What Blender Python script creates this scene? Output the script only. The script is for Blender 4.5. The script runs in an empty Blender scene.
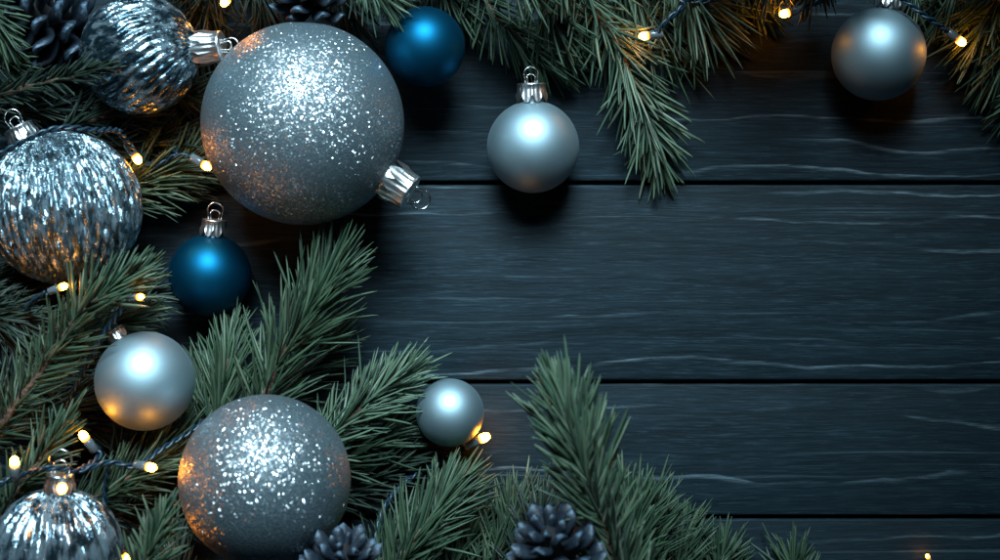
import bpy, math
import numpy as np
from mathutils import Vector, Matrix

SC = bpy.context.scene
COL = SC.collection
rng = np.random.default_rng(11)

# ------------------------------------------------------------------ camera
H = 0.80                     # camera height above the planks, metres
S = 0.0005                   # metres per photo pixel on the plank surface
cam_d = bpy.data.cameras.new("camera")
cam = bpy.data.objects.new("camera", cam_d)
COL.objects.link(cam)
cam.location = (0, 0, H)     # straight down
cam_d.sensor_width = 36
cam_d.lens = 36 * H / 0.5
cam_d.clip_start = 0.01
cam_d.clip_end = 20
cam_d.dof.use_dof = True
cam_d.dof.focus_distance = H - 0.038
cam_d.dof.aperture_fstop = 7.6
SC.camera = cam

# ------------------------------------------------------------------ light
world = bpy.data.worlds.new("World")
SC.world = world
world.use_nodes = True
bg = world.node_tree.nodes["Background"]
bg.inputs[0].default_value = (0.35, 0.62, 0.85, 1)
bg.inputs[1].default_value = 0.006


def area(name, loc, target, sx, sy, power, col, spread=math.pi):
    d = bpy.data.lights.new(name, 'AREA')
    d.shape = 'RECTANGLE'
    d.size, d.size_y = sx, sy
    d.energy = power
    d.color = col
    d.spread = spread
    o = bpy.data.objects.new(name, d)
    COL.objects.link(o)
    o.location = loc
    o.rotation_euler = (Vector(target) - Vector(loc)).to_track_quat('-Z', 'Y').to_euler()
    return o


area("softbox", (-0.07, 0.66, 0.77), (-0.10, -0.02, 0.0), 0.52, 0.48, 2.75, (0.64, 0.88, 1.0), math.radians(43))

SC.view_settings.view_transform = 'Standard'
SC.view_settings.look = 'None'
SC.view_settings.exposure = 0
SC.view_settings.gamma = 1
SC.cycles.use_denoising = True
SC.cycles.max_bounces = 8
SC.cycles.sample_clamp_indirect = 4


# ------------------------------------------------------------------ helpers
def P(x, y, zmm=0.0):
    """photo pixel at a height of zmm millimetres -> point in the place"""
    z = zmm * 0.001
    k = S * (H - z) / H
    return np.array([(x - 500) * k, -(y - 280) * k, z])


def px(r, zmm=0.0):
    return r * S * (H - zmm * 0.001) / H


class MB:
    def __init__(self):
        self.v, self.f, self.n = [], [], 0
        self.attr = []

    def add(self, verts, faces, attr=None):
        verts = np.asarray(verts, float)
        self.v.append(verts)
        self.f.extend([[i + self.n for i in q] for q in faces])
        self.n += len(verts)
        self.attr.append(np.zeros(len(verts)) if attr is None else np.asarray(attr, float))

    def build(self, name, mat, parent=None, smooth=True, attr=False):
        me = bpy.data.meshes.new(name)
        V = np.vstack(self.v)
        me.from_pydata(V.tolist(), [], self.f)
        if smooth:
            me.polygons.foreach_set("use_smooth", np.ones(len(me.polygons), bool))
        if attr:
            a = me.attributes.new("tip", 'FLOAT', 'POINT')
            a.data.foreach_set("value", np.concatenate(self.attr))
        me.update()
        o = bpy.data.objects.new(name, me)
        COL.objects.link(o)
        if mat:
            me.materials.append(mat)
        if parent is not None:
            o.parent = parent
        return o


def quadmesh(name, V, F, mat, parent=None):
    """fast build from numpy arrays of vertices and quads"""
    me = bpy.data.meshes.new(name)
    me.vertices.add(len(V))
    me.vertices.foreach_set("co", V.astype(np.float32).ravel())
    me.loops.add(F.size)
    me.loops.foreach_set("vertex_index", F.astype(np.int32).ravel())
    me.polygons.add(len(F))
    me.polygons.foreach_set("loop_start", np.arange(0, F.size, 4, dtype=np.int32))
    me.polygons.foreach_set("use_smooth", np.ones(len(F), bool))
    me.update(calc_edges=True)
    me.validate()
    o = bpy.data.objects.new(name, me)
    COL.objects.link(o)
    me.materials.append(mat)
    if parent is not None:
        o.parent = parent
    return o


def unit(v):
    v = np.asarray(v, float)
    return v / (np.linalg.norm(v, axis=-1, keepdims=True) + 1e-12)


def catmull(pts, m):
    pts = np.asarray(pts, float)
    if len(pts) == 2:
        u = np.linspace(0, 1, m)[:, None]
        return pts[0] * (1 - u) + pts[1] * u
    e = np.vstack([2 * pts[0] - pts[1], pts, 2 * pts[-1] - pts[-2]])
    out = []
    n = len(pts) - 1
    for t in np.linspace(0, n - 1e-9, m):
        i = int(t)
        u = t - i
        a, b, c, d = e[i:i + 4]
        out.append(0.5 * (2 * b + (c - a) * u + (2 * a - 5 * b + 4 * c - d) * u * u + (3 * b - a - 3 * c + d) * u ** 3))
    return np.array(out)


def frames(path):
    t = unit(np.gradient(path, axis=0))
    up = np.zeros_like(t)
    ref = np.array([0, 0, 1.0])
    if abs(t[0] @ ref) > 0.9:
        ref = np.array([0, 1.0, 0])
    for i in range(len(t)):
        r = ref - (ref @ t[i]) * t[i]
        up[i] = unit(r)
        ref = up[i]
    return t, up, np.cross(t, up)


def tube(mb, path, rad, k=8, closed=False, caps=True):
    path = np.asarray(path, float)
    n = len(path)
    rad = np.broadcast_to(np.asarray(rad, float), (n,))
    t, up, sd = frames(path)
    a = np.arange(k) * 2 * math.pi / k
    V = (path[:, None] + rad[:, None, None] * (np.cos(a)[None, :, None] * sd[:, None] + np.sin(a)[None, :, None] * up[:, None])).reshape(-1, 3)
    F = []
    for i in range(n - 1 if not closed else n):
        j = (i + 1) % n
        for q in range(k):
            F.append([i * k + q, i * k + (q + 1) % k, j * k + (q + 1) % k, j * k + q])
    if caps and not closed:
        F.append(list(range(k))[::-1])
        F.append(list(range((n - 1) * k, n * k)))
    mb.add(V, F)


def lathe(mb, prof, k=32, mod=None):
    """prof rows (radius, z); mod(theta, row) -> (dr, dz)"""
    n = len(prof)
    V = []
    for i, (r, z) in enumerate(prof):
        for q in range(k):
            th = q * 2 * math.pi / k
            dr, dz = mod(th, i) if mod else (0, 0)
            V.append(((r + dr) * math.cos(th), (r + dr) * math.sin(th), z + dz))
    F = [[i * k + q, i * k + (q + 1) % k, (i + 1) * k + (q + 1) % k, (i + 1) * k + q] for i in range(n - 1) for q in range(k)]
    mb.add(V, F)


def empty(name, loc, axis=None, label=None, cat=None, group=None):
    o = bpy.data.objects.new(name, None)
    COL.objects.link(o)
    o.empty_display_size = 0.01
    o.location = loc
    if axis is not None:
        o.rotation_euler = Vector(axis).to_track_quat('Z', 'Y').to_euler()
    if label:
        o["label"] = label
    if cat:
        o["category"] = cat
    if group:
        o["group"] = group
    return o


# ------------------------------------------------------------------ materials
class NT:
    def __init__(self, name):
        self.m = bpy.data.materials.new(name)
        self.m.use_nodes = True
        self.t = self.m.node_tree
        self.b = self.t.nodes["Principled BSDF"]
        self.out = self.t.nodes["Material Output"]

    def n(self, typ, **kw):
        x = self.t.nodes.new(typ)
        for k, v in kw.items():
            setattr(x, k, v)
        return x

    def l(self, a, b):
        self.t.links.new(a, b)

    def val(self, sock, v):
        if isinstance(v, (int, float, tuple)):
            sock.default_value = v
        else:
            self.l(v, sock)

    def math(self, op, a, b=0.0, c=0.0):
        x = self.n("ShaderNodeMath", operation=op)
        for s, v in zip(x.inputs, (a, b, c)):
            self.val(s, v)
        return x.outputs[0]

    def vmath(self, op, a, b=(0, 0, 0)):
        x = self.n("ShaderNodeVectorMath", operation=op)
        self.val(x.inputs[0], a)
        self.val(x.inputs[1], b)
        return x.outputs[0]

    def scale(self, a, k):
        x = self.n("ShaderNodeVectorMath", operation='SCALE')
        self.val(x.inputs[0], a)
        self.val(x.inputs[3], k)
        return x.outputs[0]

    def noise(self, vec, scale=1.0, detail=3.0, rough=0.5, dist=0.0, out=0):
        x = self.n("ShaderNodeTexNoise")
        if vec is not None:
            self.l(vec, x.inputs["Vector"])
        x.inputs["Scale"].default_value = scale
        x.inputs["Detail"].default_value = detail
        x.inputs["Roughness"].default_value = rough
        x.inputs["Distortion"].default_value = dist
        return x.outputs[out]

    def ramp(self, fac, stops, interp='LINEAR'):
        x = self.n("ShaderNodeValToRGB")
        x.color_ramp.interpolation = interp
        e = x.color_ramp.elements
        while len(e) < len(stops):
            e.new(0.5)
        for s, (p, c) in zip(e, stops):
            s.position = p
            s.color = (*c, 1) if len(c) == 3 else c
        self.l(fac, x.inputs[0])
        return x.outputs[0]

    def mix(self, fac, a, b, blend='MIX'):
        x = self.n("ShaderNodeMix", data_type='RGBA', blend_type=blend)
        self.val(x.inputs[0], fac)
        self.val(x.inputs[6], (*a, 1) if isinstance(a, tuple) and len(a) == 3 else a)
        self.val(x.inputs[7], (*b, 1) if isinstance(b, tuple) and len(b) == 3 else b)
        return x.outputs[2]

    def smooth(self, v, a, b):
        x = self.n("ShaderNodeMapRange", interpolation_type='SMOOTHSTEP')
        self.val(x.inputs[0], v)
        x.inputs[1].default_value = a
        x.inputs[2].default_value = b
        return x.outputs[0]

    def bump(self, h, strength, dist, normal=None):
        x = self.n("ShaderNodeBump")
        x.inputs["Strength"].default_value = strength
        x.inputs["Distance"].default_value = dist
        self.l(h, x.inputs["Height"])
        if normal is not None:
            self.l(normal, x.inputs["Normal"])
        return x.outputs[0]

    def obj(self):
        return self.n("ShaderNodeTexCoord").outputs["Object"]

    def set(self, **kw):
        for k, v in kw.items():
            s = self.b.inputs[k.replace("_", " ")]
            if isinstance(v, tuple) and len(v) == 3 and s.type == 'RGBA':
                v = (*v, 1)
            self.val(s, v)
        return self


def m_wood():
    t = NT("stained_wood")
    co = t.obj()
    rnd = t.n("ShaderNodeNewGeometry").outputs["Random Per Island"]
    off = t.n("ShaderNodeCombineXYZ")
    t.l(t.math('MULTIPLY', rnd, 3.7), off.inputs[0])
    t.l(t.math('MULTIPLY', rnd, 9.3), off.inputs[2])
    v = t.vmath('ADD', co, off.outputs[0])
    warp = t.noise(t.vmath('MULTIPLY', v, (7, 18, 1)), 1.0, 2, 0.5)
    sep = t.n("ShaderNodeSeparateXYZ")
    t.l(v, sep.inputs[0])
    # warp so the grain swings a little
    yw = t.math('ADD', sep.outputs[1], t.math('MULTIPLY', warp, 0.007))
    cv = t.n("ShaderNodeCombineXYZ")
    t.l(sep.outputs[0], cv.inputs[0]); t.l(yw, cv.inputs[1]); t.l(sep.outputs[2], cv.inputs[2])
    g = cv.outputs[0]
    fine = t.noise(t.vmath('MULTIPLY', g, (75, 1250, 1)), 1.0, 3, 0.7)
    fine2 = t.noise(t.vmath('MULTIPLY', g, (28, 480, 1)), 1.0, 4, 0.65)
    med = t.noise(t.vmath('MULTIPLY', g, (5, 95, 1)), 1.0, 4, 0.6)
    broad = t.noise(t.vmath('MULTIPLY', v, (3, 9, 1)), 1.0, 3, 0.5)
    # growth rings: long nested ellipses round a heart line on each plank
    at = t.n("ShaderNodeAttribute", attribute_name="tip").outputs["Fac"]
    yl = t.math('SUBTRACT', sep.outputs[1], at)
    r2 = t.math('FRACT', t.math('MULTIPLY', rnd, 53.7))
    r3 = t.math('FRACT', t.math('MULTIPLY', rnd, 91.3))
    so = t.n("ShaderNodeSeparateXYZ")
    t.l(co, so.inputs[0])
    xl = t.math('SUBTRACT', so.outputs[0], t.math('MULTIPLY', t.math('SUBTRACT', r2, 0.35), 0.5))
    yl = t.math('SUBTRACT', yl, t.math('MULTIPLY', t.math('SUBTRACT', r3, 0.5), 0.06))
    fld = t.noise(t.vmath('MULTIPLY', v, (4.5, 12, 1)), 1.0, 2, 0.5)
    fld2 = t.noise(t.vmath('MULTIPLY', v, (26, 40, 1)), 1.0, 2, 0.5)
    rr = t.math('SQRT', t.math('ADD', t.math('MULTIPLY', t.math('MULTIPLY', xl, xl), 0.007), t.math('MULTIPLY', yl, yl)))
    ph = t.math('ADD', t.math('MULTIPLY', rr, 76), t.math('ADD', t.math('MULTIPLY', fld, 2.6), t.math('MULTIPLY', fld2, 0.5)))
    fr = t.math('FRACT', ph)
    edge = t.math('MULTIPLY', t.smooth(fr, 0.0, 0.05), t.math('SUBTRACT', 1.0, t.smooth(fr, 0.05, 0.18)))
    late = t.math('MULTIPLY', t.smooth(fr, 0.45, 0.95), 1.0)
    rmask = t.smooth(t.noise(t.vmath('MULTIPLY', g, (4, 40, 1)), 1.0, 3, 0.6), 0.47, 0.60)
    ring = t.math('MULTIPLY', t.math('MULTIPLY', edge, rmask), t.math('ADD', 0.35, t.math('MULTIPLY', t.smooth(fine, 0.40, 0.60), 0.65)))
    streak = t.smooth(t.noise(t.vmath('MULTIPLY', g, (3, 430, 1)), 1.0, 2, 0.5), 0.62, 0.74)
    base = t.mix(t.smooth(fine2, 0.33, 0.67), (0.0024, 0.0078, 0.0115), (0.0070, 0.0188, 0.0265))
    base = t.mix(t.math('MULTIPLY', t.smooth(med, 0.45, 0.75), 0.6), base, (0.0105, 0.0255, 0.035))
    base = t.mix(t.math('MULTIPLY', t.smooth(fine, 0.52, 0.68), 0.52), base, (0.032, 0.060, 0.078))
    base = t.mix(t.math('MULTIPLY', t.math('MULTIPLY', ring, t.smooth(fine2, 0.22, 0.6)), 0.85), base, (0.15, 0.215, 0.25))
    base = t.mix(t.math('MULTIPLY', t.math('MULTIPLY', streak, t.smooth(broad, 0.40, 0.55)), 0.55), base, (0.10, 0.15, 0.18))
    base = t.mix(t.math('MULTIPLY', t.math('SUBTRACT', 1.0, t.smooth(fine, 0.33, 0.48)), 0.5), base, (0.0018, 0.0060, 0.0085))
    base = t.mix(t.math('MULTIPLY', late, 0.40), base, (0.0028, 0.0085, 0.012))
    base = t.mix(t.math('MULTIPLY', t.smooth(broad, 0.40, 0.72), 0.5), base, (0.004, 0.012, 0.018))
    hgt = t.math('ADD', t.math('MULTIPLY', fine, 0.45), t.math('ADD', t.math('MULTIPLY', fine2, 0.8), t.math('MULTIPLY', ring, 0.5)))
    t.set(Base_Color=base, Roughness=t.math('ADD', 0.48, t.math('MULTIPLY', fine2, 0.25)), Specular_IOR_Level=0.16,
          Normal=t.bump(hgt, 0.55, 0.0006))
    return t.m


def m_needle(name, dark, light, tipc):
    t = NT(name)
    rnd = t.n("ShaderNodeNewGeometry").outputs["Random Per Island"]
    co = t.obj()
    blot = t.noise(co, 60, 2)
    c = t.mix(rnd, dark, light)
    c = t.mix(t.math('MULTIPLY', t.smooth(t.math('FRACT', t.math('MULTIPLY', rnd, 37.0)), 0.78, 1.0), 0.55), c, tipc)
    c = t.mix(t.math('MULTIPLY', t.smooth(blot, 0.45, 0.7), 0.35), c, dark)
    t.set(Base_Color=c, Roughness=0.45, Specular_IOR_Level=0.32)
    t.set(Sheen_Weight=0.04, Sheen_Roughness=0.4)
    return t.m


def m_bark():
    t = NT("twig_bark")
    co = t.obj()
    n = t.noise(co, 700, 3)
    t.set(Base_Color=t.ramp(n, [(0.3, (0.035, 0.020, 0.013)), (0.6, (0.12, 0.065, 0.040)), (0.8, (0.20, 0.12, 0.08))]), Roughness=0.75,
          Normal=t.bump(n, 0.8, 0.0008))
    return t.m


def m_glitter(name, flake, k, basec, fl_mix):
    t = NT(name)
    co = t.obj()
    vo = t.n("ShaderNodeTexVoronoi", feature='F1')
    t.l(co, vo.inputs["Vector"])
    vo.inputs["Scale"].default_value = flake
    nrm = t.n("ShaderNodeNewGeometry").outputs["Normal"]
    rv = t.vmath('SUBTRACT', vo.outputs["Color"], (0.5, 0.5, 0.5))
    ln = t.n("ShaderNodeVectorMath", operation='LENGTH')
    t.l(rv, ln.inputs[0])
    rv = t.scale(rv, t.math('MULTIPLY', t.math('POWER', ln.outputs[1], 1.25), k))
    nn = t.vmath('NORMALIZE', t.vmath('ADD', nrm, rv))
    sepc = t.n("ShaderNodeSeparateXYZ")
    t.l(vo.outputs["Color"], sepc.inputs[0])
    rn = t.math('FRACT', t.math('MULTIPLY', sepc.outputs[0], 17.3))
    isfl = t.math('MULTIPLY', t.math('ADD', 0.25, t.math('POWER', rn, 2.0)), fl_mix)
    mt = t.n("ShaderNodeBsdfPrincipled")
    mt.inputs["Metallic"].default_value = 1
    mt.inputs["Base Color"].default_value = (0.86, 0.90, 0.92, 1)
    mt.inputs["Roughness"].default_value = 0.30
    t.l(nn, mt.inputs["Normal"])
    gr = t.noise(co, flake * 0.8, 2)
    t.set(Base_Color=t.mix(t.smooth(gr, 0.3, 0.7), tuple(x * 0.8 for x in basec), basec), Roughness=0.5, Metallic=0.2,
          Normal=t.bump(vo.outputs["Distance"], 0.6, 0.0004))
    mx = t.n("ShaderNodeMixShader")
    t.l(isfl, mx.inputs[0])
    t.l(t.b.outputs[0], mx.inputs[1])
    t.l(mt.outputs[0], mx.inputs[2])
    t.l(mx.outputs[0], t.out.inputs[0])
    return t.m


def m_satin(name, c, rough, metal):
    t = NT(name)
    co = t.obj()
    n = t.noise(co, 1500, 2)
    big = t.noise(co, 40, 2)
    t.set(Base_Color=t.mix(t.smooth(big, 0.3, 0.7), tuple(x * 0.93 for x in c), c), Metallic=metal,
          Roughness=t.math('ADD', rough, t.math('MULTIPLY', big, 0.04)), Normal=t.bump(n, 0.06, 0.0002))
    return t.m


def m_mercury(name, crinkle, dark, light, sx, lo=0.40, hi=0.58, fac=0.5):
    t = NT(name)
    co = t.obj()
    st = t.vmath('MULTIPLY', co, (1, 1, sx))
    n1 = t.noise(st, crinkle, 4, 0.6, 0.6)
    n2 = t.noise(co, crinkle * 2.6, 2, 0.6)
    worn = t.noise(st, crinkle * 0.7, 4, 0.65)
    c = t.mix(t.smooth(worn, lo, hi), dark, light)
    h = t.math('ADD', n1, t.math('MULTIPLY', n2, 0.28))
    vo = t.n("ShaderNodeTexVoronoi", feature='F1')
    t.l(t.vmath('MULTIPLY', co, (1, 1, sx * 0.8)), vo.inputs["Vector"])
    vo.inputs["Scale"].default_value = crinkle * 1.9
    rv = t.scale(t.vmath('SUBTRACT', vo.outputs["Color"], (0.5, 0.5, 0.5)), fac)
    nn = t.vmath('NORMALIZE', t.vmath('ADD', t.bump(h, 0.6, 0.0013), rv))
    t.set(Base_Color=c, Metallic=0.8, Roughness=0.19, Coat_Weight=0.3, Coat_Roughness=0.08, Normal=nn)
    return t.m


def m_simple(name, c, rough=0.5, metal=0.0, bumps=0.0, scale=800, **kw):
    t = NT(name)
    co = t.obj()
    n = t.noise(co, scale, 3)
    t.set(Base_Color=t.mix(n, tuple(x * 0.8 for x in c), tuple(min(1, x * 1.2) for x in c)), Roughness=rough, Metallic=metal, **kw)
    if bumps:
        t.set(Normal=t.bump(n, bumps, 0.0004))
    return t.m


def m_cone():
    t = NT("pinecone_scale")
    a = t.n("ShaderNodeAttribute", attribute_name="tip").outputs["Fac"]
    co = t.obj()
    n = t.noise(co, 420, 4, 0.6)
    body = t.mix(n, (0.004, 0.008, 0.014), (0.014, 0.026, 0.042))
    f = t.smooth(t.math('ADD', a, t.math('MULTIPLY', t.math('SUBTRACT', n, 0.5), 0.5)), 0.87, 1.08)
    t.set(Base_Color=t.mix(t.math('MULTIPLY', f, 0.75), body, (0.13, 0.22, 0.31)), Roughness=0.55, Normal=t.bump(n, 0.5, 0.0008))
    return t.m


def m_bulb():
    t = NT("warm_bulb")
    co = t.obj()
    sp = t.n("ShaderNodeSeparateXYZ")
    t.l(co, sp.inputs[0])
    hot = t.smooth(sp.outputs[2], 0.0004, 0.0034)
    em = t.n("ShaderNodeEmission")
    t.l(t.mix(hot, (1.0, 0.27, 0.022), (1.0, 0.30, 0.020)), em.inputs[0])
    t.l(t.math('ADD', 1.3, t.math('MULTIPLY', hot, 110.0)), em.inputs[1])
    t.l(em.outputs[0], t.out.inputs[0])
    return t.m


M = {
    'wood': m_wood(),
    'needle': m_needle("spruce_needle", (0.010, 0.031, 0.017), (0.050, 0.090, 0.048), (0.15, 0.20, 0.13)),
    'needle_lit': m_needle("lit_needle", (0.026, 0.060, 0.038), (0.098, 0.150, 0.092), (0.24, 0.29, 0.21)),  # paler copy of the needle green, brighter light put into the colour
    'needle_shaded': m_needle("shaded_needle", (0.007, 0.018, 0.013), (0.028, 0.048, 0.032), (0.065, 0.08, 0.06)),  # darker copy of the needle green, shade of the pile put into the colour
    'bark': m_bark(),
    'glitter': m_glitter("silver_glitter", 1800, 2.1, (0.080, 0.120, 0.141), 0.44),
    'glitter_coarse': m_glitter("coarse_silver_glitter", 1350, 2.0, (0.080, 0.120, 0.141), 0.48),
    'satin': m_satin("silver_satin", (0.345, 0.475, 0.530), 0.54, 0.96),
    'blue': m_satin("blue_satin", (0.0018, 0.086, 0.172), 0.47, 0.95),
    'cap': m_simple("silver_cap", (0.80, 0.83, 0.84), 0.33, 1.0, 0.35, 500),
    'wire': m_simple("silver_wire", (0.62, 0.64, 0.64), 0.25, 1.0),
    'cable': m_simple("dark_blue_cable", (0.007, 0.028, 0.046), 0.38, 0.0, 0.1),
    'socket': m_simple("clear_socket", (0.20, 0.26, 0.29), 0.2, 0.0, 0.1, 600, Transmission_Weight=0.6),
    'cone': m_cone(),
    'core': m_simple("pinecone_core", (0.012, 0.012, 0.014), 0.8),
    'bud': m_simple("twig_bud", (0.26, 0.11, 0.06), 0.6, 0.0, 0.5, 900),
    'bulb': m_bulb(),
    'merc_twist': m_mercury("twisted_mercury_glass", 260, (0.025, 0.055, 0.075), (0.40, 0.53, 0.60), 0.45, 0.44, 0.62, 0.28),
    'merc_fine': m_mercury("crackled_mercury_glass", 420, (0.085, 0.14, 0.17), (0.40, 0.53, 0.60), 0.40, 0.42, 0.60, 0.85),
    'merc_wide': m_mercury("ribbed_mercury_glass", 260, (0.03, 0.06, 0.08), (0.38, 0.52, 0.60), 0.35, 0.40, 0.58, 0.25),
}


# ------------------------------------------------------------------ the planks
def planks():
    mb = MB()
    seams = [-1617, -1417, -1217, -1017, -817, -617, -417, -217, -17, 183, 382, 517, 717, 917, 1117, 1317, 1517, 1717, 1917]
    X = 1.3
    gap, bev, depth = 0.00095, 0.0011, 0.020
    for a, b in zip(seams[:-1], seams[1:]):
        y1 = -(a - 280) * S - gap
        y0 = -(b - 280) * S + gap
        prof = [(y0, -depth)]
        for q in range(5):
            an = math.pi + q * -math.pi / 8
            prof.append((y0 + bev + bev * math.cos(an), -bev + bev * math.sin(an)))
        for q in range(5):
            an = math.pi / 2 - q * math.pi / 8
            prof.append((y1 - bev + bev * math.cos(an), -bev + bev * math.sin(an)))
        prof.append((y1, -depth))
        n = len(prof)
        xs = np.linspace(-X, X, 27)
        V = [(x, p[0], p[1]) for x in xs for p in prof]
        F = [[i * n + q, i * n + q + 1, (i + 1) * n + q + 1, (i + 1) * n + q] for i in range(len(xs) - 1) for q in range(n - 1)]
        F = [f[::-1] for f in F]
        F.append(list(range(n)))
        F.append(list(range((len(xs) - 1) * n, len(xs) * n))[::-1])
        F += [[i * n, (i + 1) * n, (i + 1) * n + n - 1, i * n + n - 1] for i in range(len(xs) - 1)]
        mb.add(V, F, [(y0 + y1) / 2] * len(V))
    o = mb.build("floor", M['wood'], None, smooth=True, attr=True)
    o.data.set_sharp_from_angle(angle=math.radians(50))
    o["kind"] = "structure"
    o["label"] = "dark blue stained wooden planks with thin black gaps between them"
    mb = MB()
    mb.add([(-X, -1, -.024), (X, -1, -.024), (X, 1.1, -.024), (-X, 1.1, -.024)], [[0, 1, 2, 3]])
    b = mb.build("ground", M['core'], None)
    b["kind"] = "structure"


planks()


# ------------------------------------------------------------------ baubles
def sphere_mesh(mb, r, fn=None, nu=96, nv=64):
    V = [(0, 0, -r)]
    for i in range(1, nv):
        la = -math.pi / 2 + math.pi * i / nv
        for q in range(nu):
            th = 2 * math.pi * q / nu
            k = fn(th, la) if fn else 1.0
            V.append((r * k * math.cos(la) * math.cos(th), r * k * math.cos(la) * math.sin(th), r * k * math.sin(la)))
    V.append((0, 0, r))
    F = [[0, 1 + (q + 1) % nu, 1 + q] for q in range(nu)]
    for i in range(nv - 2):
        for q in range(nu):
            a = 1 + i * nu
            F.append([a + q, a + (q + 1) % nu, a + nu + (q + 1) % nu, a + nu + q])
    a = 1 + (nv - 2) * nu
    F += [[a + q, a + (q + 1) % nu, len(V) - 1] for q in range(nu)]
    mb.add(V, F)


def ribs(n, amp, twist, wob, seed):
    r = np.random.default_rng(seed)
    ph = r.uniform(0, 6.28, 8)

    def fn(th, la):
        w = wob * (math.sin(3 * th + 4 * la + ph[0]) + 0.7 * math.sin(7 * th - 9 * la + ph[1]) + 0.5 * math.sin(5 * th + 17 * la + ph[2]))
        a = n * (th + twist * la) + w
        s = 0.5 + 0.5 * math.sin(a)
        br = 1 + 0.35 * math.sin(13 * la + 2 * th + ph[3]) * math.sin(9 * th - 5 * la + ph[4])
        return 1 + amp * math.cos(la) ** 0.6 * br * (s ** 0.7 - 0.5)
    return fn


def bauble(name, label, x, y, rp, zmm, axis, mat, capw=14, caph=9, loop=7, loop_tilt=0.0, fn=None, nu=96, nv=64, group=None, spin=0.0, ribaxis=None):
    r = px(rp, zmm)
    t = empty(name, P(x, y, zmm), axis, label, "bauble", group)
    mb = MB()
    sphere_mesh(mb, r, fn, nu, nv)
    ball = mb.build("ball", M[mat], t)
    if ribaxis is not None:
        qa = Vector(axis).to_track_quat('Z', 'Y')
        qb = Vector(ribaxis).to_track_quat('Z', 'Y')
        ball.rotation_euler = (qa.inverted() @ qb).to_euler()
    # crown cap: fluted collar, scalloped skirt
    w = px(capw, zmm)
    h = px(caph, zmm) * 2
    z0 = math.sqrt(max(r * r - 1.1 * w * w, 0)) + 0.38 * h
    h *= 0.62
    mb = MB()
    nf = 9

    def mod(th, i):
        f = abs(math.sin(nf * th / 2))
        fl = 0.04 * w * math.cos(nf * 2 * th)
        if i == 0:
            return 0.10 * w, -0.70 * h * (1 - (1 - f) ** 1.0) + 0.12 * h
        if i == 1:
            return 0.03 * w + fl * 0.5, -0.22 * h * f + 0.05 * h
        if i in (2, 3):
            return fl, 0
        return 0, 0
    prof = [(w * 1.02, z0), (w * 0.99, z0 + 0.22 * h), (w * 0.96, z0 + 0.5 * h), (w * 0.95, z0 + 0.80 * h), (w * 0.98, z0 + 0.86 * h), (w * 0.97, z0 + 0.95 * h),
            (w * 0.88, z0 + h), (w * 0.3, z0 + 1.02 * h), (0.00001, z0 + 1.02 * h)]
    lathe(mb, prof, 72, mod)
    # a neck inside the collar closes the gap below the scallops
    lathe(mb, [(w * 0.84, z0 - 1.0 * h), (w * 0.84, z0 + 0.8 * h)], 32)
    cap = mb.build("cap", M['cap'], t)
    if spin:
        cap.rotation_euler = (0, 0, spin)
    mb = MB()
    l = px(loop, zmm) * 2
    zt = z0 + h * 1.0
    ct, stt = math.cos(loop_tilt), math.sin(loop_tilt)

    def arch(wd, ht, leg):
        pts = [(-wd * 0.75, 0, -0.0006)]
        for q in range(25):
            an = math.pi - q * math.pi / 24
            pts.append((wd * math.cos(an), 0, leg + (ht - leg) * math.sin(an)))
        pts.append((wd * 0.75, 0, -0.0006))
        pts = catmull(pts, 60)
        out = []
        for a, b, c in pts:
            out.append((a, c * stt, zt + c * ct))
        return out
    rw = 0.00040
    tube(mb, arch(l * 0.46, l, l * 0.5), rw, 8)
    tube(mb, arch(l * 0.27, l * 0.55, l * 0.36), rw, 8)
    mb.build("loop", M['wire'], cap)
    return t


def ax(dx, dy, dz=0.0):
    """axis from a direction in the photo (y down) plus height"""
    return (dx, -dy, dz)


bauble("bauble", "large silver glitter ball with its cap at lower right, topmost of the two glitter balls", 303, 124, 101, 51, ax(0.84, 0.54, 0.06), 'glitter', 19, 15, 11, -0.45, nu=160, nv=100)
bauble("bauble", "grey glitter ball in the lower pile, blurred, orange sparkles on its lower left", 265, 480, 85.5, 92, ax(0.2, 0.35, -0.9), 'glitter_coarse', 15, 10, 8, nu=160, nv=100)
bauble("bauble", "twisted mercury glass ball beside the top left pinecone, silver cap pointing right", 140, 55, 58.5, 48, ax(0.98, -0.08, 0.14), 'merc_twist', 16, 15, 8, 0, ribs(34, 0.045, 0.55, 0.55, 3), 340, 110)
bauble("bauble", "crackled silver mercury glass ball with a blue cable over its top, at left edge", 64, 208, 75.5, 56, ax(-0.46, -0.86, 0.12), 'merc_fine', 15, 9, 9, 0, ribs(46, 0.05, 0.0, 0.8, 5), 400, 120, ribaxis=ax(-0.10, -0.98, 0.20))
bauble("bauble", "broad ribbed mercury glass ball in bottom left corner, lit bulb over its cap", 57, 552, 63.5, 96, ax(0.08, -0.98, 0.15), 'merc_wide', 14, 10, 12, 0, ribs(25, 0.07, 0.12, 0.35, 7), 300, 100)
bauble("bauble", "blurred blue satin ball at the top between glitter ball and pine needles", 425, 47, 40, 36, ax(-0.1, -0.5, -0.85), 'blue', 10, 7, 7)
bauble("bauble", "blue satin ball with silver cap and loop hanging just below the large glitter ball", 210, 275, 41, 21, ax(0.10, -0.97, 0.10), 'blue', 12.5, 8.5, 8.5, spin=0.3)
bauble("bauble", "silver satin ball lying alone on the planks across the upper seam", 533, 147, 46, 23, ax(-0.03, -1, 0.10), 'satin', 14.5, 10, 8, spin=0.2)
bauble("bauble", "silver satin ball at top right between two lit bulbs, cap cut by the frame", 878.5, 54, 46.5, 24, ax(0.20, -0.97, 0.08), 'satin', 14, 9, 8, spin=0.1)
bauble("bauble", "silver satin ball nestled in dark green needles at left with orange reflections", 145, 381, 49.5, 70, ax(-0.50, -0.86, 0.05), 'satin', 10, 6, 5)
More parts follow.
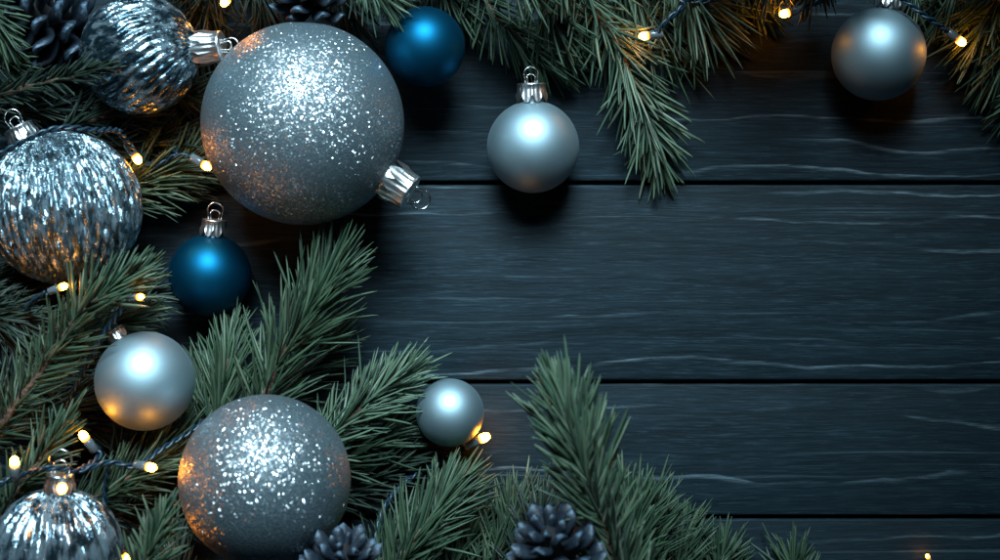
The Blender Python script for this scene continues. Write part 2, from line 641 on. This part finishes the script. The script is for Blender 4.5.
bauble("bauble", "smallest silver satin ball with a glowing bulb at its lower right edge", 450, 412.5, 34, 24, ax(-0.5, 0.3, -0.8), 'satin', 9, 6, 6)


# ------------------------------------------------------------------ pine branches
RS = np.array([0.0, 0.12, 0.42, 0.74, 0.93, 1.0])
RW = np.array([0.55, 0.95, 1.0, 0.90, 0.66, 0.16])


def needles_mesh(path, L, n, w, a0, a1, flat, rg, u0=0.0, zmin=0.0012, bend=0.16):
    m = len(path)
    t, up, sd = frames(path)
    u = u0 + (1 - u0) * (np.arange(n) + rg.uniform(-0.4, 0.4, n)) / n
    u = np.clip(u, 0, 1)
    ntip = max(10, n // 12)
    u[-ntip:] = rg.uniform(0.97, 1.0, ntip)
    f = u * (m - 1)
    i = np.clip(f.astype(int), 0, m - 2)
    fr = (f - i)[:, None]
    b = path[i] * (1 - fr) + path[i + 1] * fr
    T = unit(t[i] * (1 - fr) + t[i + 1] * fr)
    U = unit(up[i] * (1 - fr) + up[i + 1] * fr)
    D = unit(sd[i] * (1 - fr) + sd[i + 1] * fr)
    phi = np.arange(n) * 2.39996 + rg.normal(0, 0.35, n)
    al = a0 + (a1 - a0) * u ** 1.5 + rg.normal(0, 0.13, n)
    al[-ntip:] *= rg.uniform(0.15, 1.0, ntip)
    rad = np.cos(phi)[:, None] * D + flat * np.sin(phi)[:, None] * U
    d = unit(np.cos(al)[:, None] * T + np.sin(al)[:, None] * unit(rad) * (0.35 + 0.65 * np.linalg.norm(rad, axis=1, keepdims=True)))
    Ln = L * rg.uniform(0.78, 1.12, n) * (1 - 0.22 * u ** 4) * (0.8 + 0.2 * np.minimum(1, u * 6))
    c = bend * rg.uniform(0.3, 1.5, (n, 1)) * T + rg.normal(0, 0.14, (n, 3)) + np.array([0, 0, -0.04])
    s = RS[None, :, None]
    C = b[:, None] + Ln[:, None, None] * (s * d[:, None] + s * s * c[:, None] * 0.9)
    C[..., 2] = np.maximum(C[..., 2], zmin + rg.uniform(0, 0.002, n)[:, None])
    tg = unit(np.gradient(C, axis=1))
    q1 = unit(np.cross(tg, unit(U + 0.9 * rg.normal(0, 1, (n, 3)))[:, None]))
    q2 = np.cross(tg, q1)
    ww = w * rg.uniform(0.8, 1.2, n)[:, None, None] * RW[None, :, None]
    ring = np.stack([C + q1 * ww, C + q2 * ww * 0.62, C - q1 * ww, C - q2 * ww * 0.62], axis=2)  # n,6,4,3
    V = ring.reshape(-1, 3)
    base = (np.arange(n) * 24)[:, None, None]
    rr = np.arange(5)[None, :, None] * 4
    kk = np.arange(4)[None, None, :]
    F = np.stack([base + rr + kk, base + rr + (kk + 1) % 4, base + rr + 4 + (kk + 1) % 4, base + rr + 4 + kk], axis=-1).reshape(-1, 4)
    return V, F


def branch(name, label, twigs, mat='needle', group="pine branches round the edge", seed=1):
    rg = np.random.default_rng(seed)
    base = P(*twigs[0]['p'][0])
    base_ = base.copy()
    t = empty(name, base, None, label, "pine branch", group)
    for tw in twigs:
        pts = np.array([P(*q) for q in tw['p']]) - base_
        path = catmull(pts, 40)
        path[1:-1] += rg.normal(0, 0.00018, path[1:-1].shape)
        L = px(tw.get('L', 45), tw['p'][-1][2]) * 1.12
        length = np.linalg.norm(np.diff(path, axis=0), axis=1).sum()
        n = int(tw['n'] * 0.82) if tw.get('n') else int(length / S * tw.get('den', 1.5)) + 20
        V, F = needles_mesh(path + base_, L, n, tw.get('w', 0.00078) * 0.88, tw.get('a0', 0.95) * 0.86, tw.get('a1', 0.55) * 0.8, tw.get('flat', 0.65), rg, tw.get('u0', 0.0), bend=tw.get('bend', 0.16))
        mb = MB()
        k = np.linspace(1, 0, 40)
        rad = 0.0008 + 0.0010 * k + 0.0002 * np.sin(np.arange(40) * 2.3)
        tube(mb, path, rad, 9)
        st = mb.build("stem", M['bark'], t)
        quadmesh("needles", V - base_, F, M[tw.get('mat', mat)], st)
        if tw.get('bud'):
            mb = MB()
            r0 = 0.0013
            tip = path[-1]
            tt = unit(path[-1] - path[-3])
            pp = [tip + tt * r0 * q for q in np.linspace(-0.5, 3.2, 9)]
            tube(mb, pp, r0 * np.array([0.5, 0.85, 1, 1.05, 1, 0.85, 0.62, 0.35, 0.08]), 10)
            mb.build("bud", M['bud'], st)
    return t


def T(p, L=45, **k):
    return dict(p=p, L=L, **k)


# --- top edge
branch("pine_branch", "pine branch at top centre whose needles hang above the lone silver ball", [
    T([(465, -40, 26), (492, 12, 23), (520, 38, 19), (548, 60, 15)], 44, n=180, bud=True),
    T([(530, -50, 32), (548, 10, 27), (566, 42, 20)], 44, n=165),
    T([(418, -60, 26), (440, -20, 22), (462, 12, 18)], 42, n=150),
    T([(405, -20, 9), (415, 20, 8), (425, 44, 7)], 26, n=110, mat='needle_shaded'),
    T([(480, -80, 66), (505, -42, 66), (525, -18, 60)], 44, n=130, mat='needle_lit'),
    T([(555, -80, 50), (562, -40, 50), (560, -15, 46)], 36, n=110, mat='needle_lit'),
], seed=21)
branch("pine_branch", "long pine branch drooping from the top edge across the upper plank seam", [
    T([(572, -60, 30), (592, 6, 25), (620, 52, 20), (639, 98, 16), (648, 122, 13), (657, 150, 10)], 48, n=420, a0=1.05, a1=0.72, mat='needle_lit', bud=True, w=0.00085),
    T([(552, -60, 22), (570, -10, 20), (586, 26, 16)], 42, n=140),
    T([(610, -50, 16), (640, 0, 14), (668, 42, 11)], 52, n=190),
], seed=22)
branch("pine_branch", "pine branch fanning out below the twisted blue cable at top right of centre", [
    T([(672, -50, 34), (690, -8, 26), (703, 18, 19)], 62, n=210, a0=0.9, a1=0.75, mat='needle_lit'),
    T([(722, -60, 20), (742, -22, 17), (758, 2, 13)], 40, n=120),
    T([(640, -60, 24), (662, -22, 22), (680, 2, 18)], 40, n=130),
], seed=23)
branch("pine_branch", "dark pine branch in the top right corner beside a lit bulb", [
    T([(1030, -60, 36), (1002, -8, 30), (984, 34, 22)], 52, n=220),
    T([(1060, -10, 26), (1024, 28, 22), (1000, 62, 16)], 52, n=200),
    T([(985, -70, 20), (962, -26, 18), (948, 4, 14)], 44, n=170),
    T([(930, -70, 16), (922, -32, 14), (914, -4, 11)], 40, n=140),
    T([(1070, 60, 20), (1040, 82, 16), (1020, 100, 12)], 44, n=120),
], mat='needle', seed=24)
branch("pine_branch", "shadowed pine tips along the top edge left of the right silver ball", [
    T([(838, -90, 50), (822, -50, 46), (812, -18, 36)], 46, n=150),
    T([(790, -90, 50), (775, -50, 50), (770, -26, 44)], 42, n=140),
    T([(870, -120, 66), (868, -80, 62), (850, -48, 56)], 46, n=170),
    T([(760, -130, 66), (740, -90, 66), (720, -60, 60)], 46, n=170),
], mat='needle_shaded', seed=25)
branch("pine_branch", "pale pine tip at the top edge above the large glitter ball", [
    T([(345, -50, 62), (364, -22, 62), (382, -4, 56)], 36, n=130, mat='needle_lit'),
    T([(400, -70, 40), (396, -36, 40), (392, -10, 36)], 30, n=90),
    T([(240, -50, 18), (258, -14, 16), (268, 14, 13)], 42, n=130),
    T([(300, -60, 20), (330, -20, 18), (350, 12, 14)], 40, n=120),
], mat='needle_shaded', seed=26)
branch("pine_branch", "thick dark pine garland added unseen beyond the top edge to shade the planks", [  # out of view, added so its shadow darkens the top band
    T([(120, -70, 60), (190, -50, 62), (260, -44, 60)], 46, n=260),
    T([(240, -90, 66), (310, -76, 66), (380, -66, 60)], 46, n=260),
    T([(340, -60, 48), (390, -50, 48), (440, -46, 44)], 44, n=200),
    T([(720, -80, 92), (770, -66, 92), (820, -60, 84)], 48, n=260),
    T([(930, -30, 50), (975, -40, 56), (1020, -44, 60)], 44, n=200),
], mat='needle_shaded', seed=60)
# --- top left
branch("pine_branch", "dark pine branch behind the cap of the twisted mercury ball", [
    T([(222, -50, 26), (205, 0, 22), (194, 46, 16)], 50, n=190),
    T([(180, -50, 20), (190, -5, 20), (205, 30, 16)], 46, n=120),
    T([(170, 90, 14), (195, 100, 12), (215, 120, 8)], 40, n=120),
], mat='needle_shaded', seed=27)
branch("pine_branch", "brownish pine tip at the left edge in front of the top left pinecone", [
    T([(-40, -20, 74), (-12, 10, 74), (4, 40, 70)], 32, n=150),
    T([(-50, 30, 60), (-20, 52, 62), (6, 62, 60)], 32, n=130),
], seed=28)
branch("pine_branch", "pine branch reaching right from the left edge over the twisted mercury ball", [
    T([(-60, 112, 52), (5, 94, 58), (58, 80, 70), (96, 70, 76)], 27, n=230, a0=0.8, a1=0.42, mat='needle_shaded'),
    T([(-40, 116, 34), (30, 110, 28), (92, 108, 22)], 30, n=200, mat='needle_shaded'),
    T([(60, 130, 30), (100, 118, 28), (140, 116, 22)], 36, n=170, mat='needle_shaded'),
], seed=29)
branch("pine_branch", "pine branch between the mercury balls lit by two warm bulbs", [
    T([(90, 205, 34), (142, 182, 28), (192, 160, 20)], 46, n=240, a0=1.0, a1=0.7),
    T([(90, 150, 30), (130, 148, 24), (176, 138, 16)], 42, n=190, mat='needle_shaded'),
    T([(140, 205, 16), (165, 190, 12), (190, 180, 9)], 40, n=110, mat='needle_shaded'),
], seed=30)
# --- left middle
branch("pine_branch", "thick pine branch slanting up between crackled mercury ball and left silver ball", [
    T([(-10, 440, 78), (45, 365, 84), (82, 312, 88), (108, 293, 86), (130, 279, 80)], 40, n=380, a0=1.0, a1=0.5, bud=True),
    T([(64, 352, 70), (104, 328, 66), (132, 314, 60)], 36, n=180),
    T([(60, 300, 44), (110, 296, 38), (150, 296, 30)], 40, n=150, mat='needle_shaded'),
], seed=31)
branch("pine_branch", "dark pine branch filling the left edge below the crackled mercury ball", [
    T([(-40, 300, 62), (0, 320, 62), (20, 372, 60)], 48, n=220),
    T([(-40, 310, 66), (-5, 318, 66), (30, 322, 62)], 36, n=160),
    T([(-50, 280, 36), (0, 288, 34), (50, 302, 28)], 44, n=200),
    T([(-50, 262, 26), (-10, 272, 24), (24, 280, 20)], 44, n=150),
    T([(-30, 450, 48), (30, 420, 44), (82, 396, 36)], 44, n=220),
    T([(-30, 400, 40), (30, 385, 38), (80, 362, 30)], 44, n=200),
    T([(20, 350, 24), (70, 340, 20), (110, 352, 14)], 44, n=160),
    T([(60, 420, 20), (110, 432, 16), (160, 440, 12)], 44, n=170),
], mat='needle_shaded', seed=32)
branch("pine_branch", "brownish pine tip in the lower left between three lit bulbs", [
    T([(-10, 530, 84), (26, 478, 88), (58, 432, 86)], 38, n=190),
    T([(-40, 490, 60), (-10, 500, 60), (20, 508, 56)], 40, n=150, mat='needle_shaded'),
], seed=33)
branch("pine_branch", "pine branch lit orange by bulbs left of the lower glitter ball", [
    T([(60, 520, 66), (112, 488, 68), (150, 462, 66), (188, 440, 58)], 44, n=270, a0=0.85, a1=0.5),
    T([(90, 520, 44), (140, 510, 40), (180, 515, 32)], 44, n=190, mat='needle_shaded'),
    T([(110, 470, 30), (150, 440, 26), (190, 425, 18)], 44, n=170, mat='needle_shaded'),
], seed=34)
branch("pine_branch", "blurred dark pine tip in front of the lower glitter ball's left side", [
    T([(128, 620, 118), (146, 560, 120), (160, 522, 116)], 34, n=170),
    T([(190, 620, 80), (176, 575, 78), (170, 545, 70)], 40, n=140, mat='needle_shaded'),
], seed=35)
# --- centre left
branch("pine_branch", "upright pine tip between left silver ball and the largest fan of needles", [
    T([(212, 470, 44), (220, 405, 40), (229, 352, 32)], 50, n=230, a0=0.75, a1=0.45),
    T([(180, 450, 30), (200, 410, 28), (212, 372, 22)], 44, n=150),
], seed=36)
branch("pine_branch", "sharp pine branch with long needles above the lower glitter ball", [
    T([(250, 440, 50), (277, 365, 54), (295, 335, 56), (312, 305, 56), (326, 282, 54)], 60, n=330, a0=0.85, a1=0.45, w=0.00085),
    T([(250, 420, 26), (280, 385, 22), (320, 350, 16)], 50, n=150),
], seed=37)
branch("pine_branch", "pine branch whose tip with a brown bud touches the smallest silver ball", [
    T([(300, 462, 46), (350, 417, 40), (376, 396, 34), (398, 380, 30)], 46, n=290, a0=0.9, a1=0.55, bud=True, mat='needle_lit'),
    T([(310, 480, 26), (356, 450, 24), (396, 430, 18)], 44, n=220, mat='needle'),
    T([(320, 500, 18), (362, 480, 16), (410, 452, 12)], 44, n=200, mat='needle_shaded'),
], seed=38)
# --- bottom
branch("pine_branch", "pine branch rising from the bottom edge under the smallest silver ball", [
    T([(372, 640, 50), (402, 560, 54), (434, 514, 48), (450, 494, 40)], 54, n=320, a0=0.85, a1=0.45, w=0.00085),
    T([(430, 620, 26), (452, 570, 24), (476, 530, 18)], 48, n=170),
    T([(360, 600, 22), (380, 560, 20), (400, 530, 14)], 44, n=130, mat='needle_shaded'),
], seed=39)
branch("pine_branch", "tall blurred pine branch standing closest to the camera above the bottom pinecone", [
    T([(650, 680, 90), (612, 552, 112), (584, 468, 126), (565, 412, 130)], 60, n=520, a0=0.92, a1=0.58, w=0.00105, flat=0.45, mat='needle_lit'),
    T([(640, 640, 60), (634, 575, 62), (630, 535, 64), (626, 505, 62)], 46, n=190, a0=0.9, a1=0.6, w=0.001),
    T([(600, 640, 60), (622, 560, 62), (640, 515, 58)], 52, n=200),
], seed=40)
branch("pine_branch", "pine branch low on the planks left of the bottom pinecone", [
    T([(470, 620, 30), (498, 556, 28), (516, 512, 22)], 48, n=230),
    T([(520, 600, 40), (534, 550, 38), (540, 512, 32)], 44, n=180, mat='needle_shaded'),
], seed=41)
branch("pine_branch", "pine branch with a brown bud at the bottom right of the tall blurred branch", [
    T([(625, 620, 54), (640, 556, 52), (650, 524, 46)], 52, n=250, a0=1.0, a1=0.7, bud=True),
    T([(660, 640, 30), (672, 580, 28), (684, 540, 22)], 46, n=190),
    T([(590, 640, 44), (600, 590, 40), (604, 550, 34)], 46, n=160, mat='needle_shaded'),
], seed=42)
branch("pine_branch", "small pine tip at the bottom edge below the lowest plank seam, left one", [
    T([(706, 640, 22), (716, 585, 20), (722, 556, 15)], 40, n=180, a0=1.0, a1=0.75),
], seed=43)
branch("pine_branch", "rightmost small pine tip peeking over the bottom edge onto the planks", [
    T([(806, 660, 22), (796, 600, 20), (791, 566, 15)], 40, n=180, a0=1.0, a1=0.75),
], seed=44)


# ------------------------------------------------------------------ pinecones
def pinecone(label, x, y, zmm, rp, axis, seed, n=58, elong=1.25, sw=0.225, open_=1.2):
    rg = np.random.default_rng(seed)
    r = px(rp, zmm)
    t = empty("pinecone", P(x, y, zmm), axis, label, "pinecone", "pinecones among the branches")
    core = MB()
    hz = r * elong
    lathe(core, [(0.0001, -hz * 0.8), (r * 0.30, -hz * 0.7), (r * 0.42, -hz * 0.3), (r * 0.36, hz * 0.2), (r * 0.18, hz * 0.7), (0.0001, hz * 0.9)], 20)
    core.build("core", M['core'], t)
    mb = MB()
    ns, nr = 9, 12
    for i in range(n):
        u = (i + 0.5) / n
        th = i * 2.39996
        z = -hz * 0.72 + u * hz * 1.5
        out = math.sin(math.pi * min(1, 0.28 + 0.70 * u)) ** 0.8
        ln = r * (0.95 * out + 0.10) * rg.uniform(0.93, 1.06)
        wd = r * (sw * out + 0.04)
        tilt = -0.10 + open_ * u ** 1.3 + rg.normal(0, 0.05)
        er = np.array([math.cos(th), math.sin(th), 0])
        et = np.array([-math.sin(th), math.cos(th), 0])
        ez = np.array([0, 0, 1.0])
        V, A = [], []
        for q in range(ns):
            s = q / (ns - 1)
            ang = tilt + 0.55 * s * s
            rad = ln * s * math.cos(tilt) + r * 0.08
            zz = z + ln * s * math.sin(tilt) + ln * 0.26 * s ** 3
            wv = wd * (0.45 + 0.75 * s) * math.sqrt(max(0, 1 - max(0, (s - 0.55) / 0.45) ** 2.6)) + 0.00004
            tk = r * 0.075 * (0.45 + 0.9 * s) * math.sqrt(max(0, 1 - max(0, (s - 0.8) / 0.2) ** 2)) + 0.00003
            nrm = -math.sin(ang) * er + math.cos(ang) * ez
            for k in range(nr):
                a = 2 * math.pi * k / nr
                ce = math.cos(a)
                V.append(rad * er + zz * ez + wv * ce * et + tk * math.sin(a) * nrm - nrm * tk * 0.9 * ce * ce)
                A.append(s)
        F = [[q * nr + k, q * nr + (k + 1) % nr, (q + 1) * nr + (k + 1) % nr, (q + 1) * nr + k] for q in range(ns - 1) for k in range(nr)]
        F.append(list(range((ns - 1) * nr, ns * nr)))
        mb.add(V, F, A)
    mb.build("scales", M['cone'], t, attr=True)
    return t


pinecone("grey blue pinecone with open scales in the top left corner", 40, 18, 44, 52, ax(-0.45, -0.25, 0.8), 1)
pinecone("pinecone mostly cut by the top edge above the large glitter ball", 308, -22, 58, 40, ax(-0.1, -0.7, 0.6), 2)
pinecone("frosted dark pinecone at the bottom edge under the tall pine branch", 557, 556, 126, 45, ax(-0.25, -0.75, 0.55), 3, 34, 1.1, 0.27, 1.0)
pinecone("blurred bluish pinecone overlapping the lower glitter ball at the bottom edge", 342, 574, 112, 42, ax(0.15, -0.85, 0.5), 4, 38, 1.1, 0.26, 0.9)


# ------------------------------------------------------------------ string lights
def cable_pair(mb, path, r=0.00075, pitch=0.011):
    d = np.concatenate([[0], np.cumsum(np.linalg.norm(np.diff(path, axis=0), axis=1))])
    t, up, sd = frames(path)
    for ph in (0, math.pi):
        a = d / pitch * 2 * math.pi + ph
        pp = path + (np.cos(a)[:, None] * sd + np.sin(a)[:, None] * up) * r * 1.05
        tube(mb, pp, r, 7)


def bulb(parent, org, x, y, zmm, dx, dy, dz=0.0, size=1.0):
    """x, y is the middle of the glowing tip; dx, dy points from socket to tip"""
    axis = unit(np.array([dx, -dy, dz]))
    c = P(x, y, zmm)
    ro = Vector(axis).to_track_quat('Z', 'Y').to_euler()
    k = size
    mb = MB()
    lathe(mb, [(0.0001, 0), (0.0014 * k, 0.0001), (0.0021 * k, 0.0006 * k), (0.0022 * k, 0.0058 * k), (0.0019 * k, 0.0066 * k), (0.0001, 0.0067 * k)], 20)
    so = mb.build("socket", M['socket'], parent)
    so.location = Vector(c - axis * 0.0085 * k - org)
    so.rotation_euler = ro
    mb = MB()
    lathe(mb, [(0.0001, -0.0005 * k), (0.0016 * k, 0), (0.0019 * k, 0.0012 * k), (0.0019 * k, 0.0030 * k), (0.0016 * k, 0.0043 * k), (0.0009 * k, 0.0051 * k), (0.0001, 0.0053 * k)], 20)
    bu = mb.build("bulb", M['bulb'], so)
    bu.location = (0, 0, 0.0064 * k)
    return c - axis * 0.0085 * k


def string(label, org, cables, bulbs):
    o = P(*org)
    t = empty("string_lights", o, None, label, "string lights", "warm string lights")
    for i, pts in enumerate(cables):
        mb = MB()
        pts = np.array([P(*q) for q in pts]) - o
        ln = np.linalg.norm(np.diff(pts, axis=0), axis=1).sum()
        cable_pair(mb, catmull(pts, max(30, int(ln / 0.0009))))
        mb.build("cable", M['cable'], t)
    for b in bulbs:
        bulb(t, o, *b)
    return t


string("blue cable over the crackled mercury ball with warm bulbs beside the glitter ball", (-20, 160, 90), [
    [(-40, 172, 84), (-5, 157, 88), (28, 139, 92), (60, 128, 93), (92, 130, 82), (118, 131, 62), (127, 143, 50)],
    [(118, 131, 62), (150, 166, 34), (176, 156, 34), (194, 158, 38)],
    [(176, 156, 34), (172, 120, 10), (200, 70, 8), (222, 20, 14), (238, -10, 36), (232, -12, 42)],
], [(136.5, 158, 46, 0.55, 0.83, -0.1), (205.5, 165.5, 44, 0.85, 0.50, 0.2), (226, 1, 46, -0.6, 0.7, 0.0)])
string("twisted blue cable along the top edge with three warm bulbs around the pine fan", (700, -20, 30), [
    [(640, -30, 30), (672, -6, 40), (684, 4, 40), (668, 20, 38), (656, 33, 34)],
    [(672, -6, 40), (700, 2, 38), (740, -6, 34), (800, -8, 30), (850, -14, 36), (895, -4, 40), (922, 14, 42), (942, 27, 38), (949, 32, 35)],
    [(840, -10, 36), (818, 2, 36), (798, 10, 33)],
], [(645.5, 36, 33, -1, 0.12, 0), (786, 13.5, 32, -0.95, 0.25, 0), (960, 41, 34, 0.8, 0.58, -0.05)])
string("tangled dark cable with blurred warm bulbs around the bottom left ribbed ball", (0, 480, 90), [
    [(-30, 500, 96), (0, 484, 100), (24, 474, 100), (50, 468, 108), (80, 470, 96), (110, 462, 92), (136, 466, 88), (160, 450, 76), (186, 434, 66), (206, 420, 56), (230, 412, 40)],
    [(80, 470, 96), (100, 455, 80), (92, 444, 80)],
    [(24, 474, 100), (14, 478, 104)],
    [(110, 462, 92), (105, 500, 80), (112, 545, 84)],
    [(60, 420, 60), (100, 340, 78), (128, 300, 90)],
    [(40, 420, 40), (20, 340, 40), (30, 306, 74), (46, 293, 88)],
    [(-30, 500, 96), (-44, 420, 108), (-36, 350, 114)],
], [(84.5, 437, 82, -0.5, -0.8, 0.3), (14.5, 463, 106, 0.1, -0.9, 0.4), (150, 467, 92, 0.9, 0.1, 0.4), (62, 488, 132, 0.2, 0.3, 0.93), (125, 558, 88, 0.6, 0.6, 0.4), (139, 297, 92, 0.9, -0.1, 0.1, 0.7), (62, 287, 90, 0.85, -0.3, 0.1, 0.8), (-34, 335, 116, -0.4, -0.8, 0.2)])  # last bulb is unseen, added for warm glints on the crackled ball
string("short cable with one warm bulb glowing behind the smallest silver ball", (375, 560, 20), [
    [(370, 600, 20), (376, 540, 24), (386, 505, 22), (408, 480, 16), (440, 462, 10), (466, 447, 20)],
], [(483, 438, 22, 0.88, -0.40, 0.1, 1.15)])
string("single tiny warm bulb on the planks at the bottom right edge", (940, 600, 6), [
    [(960, 640, 4), (946, 600, 4), (934, 566, 5)],
], [(928, 557, 6, -0.5, -0.85, 0.1, 0.5)])
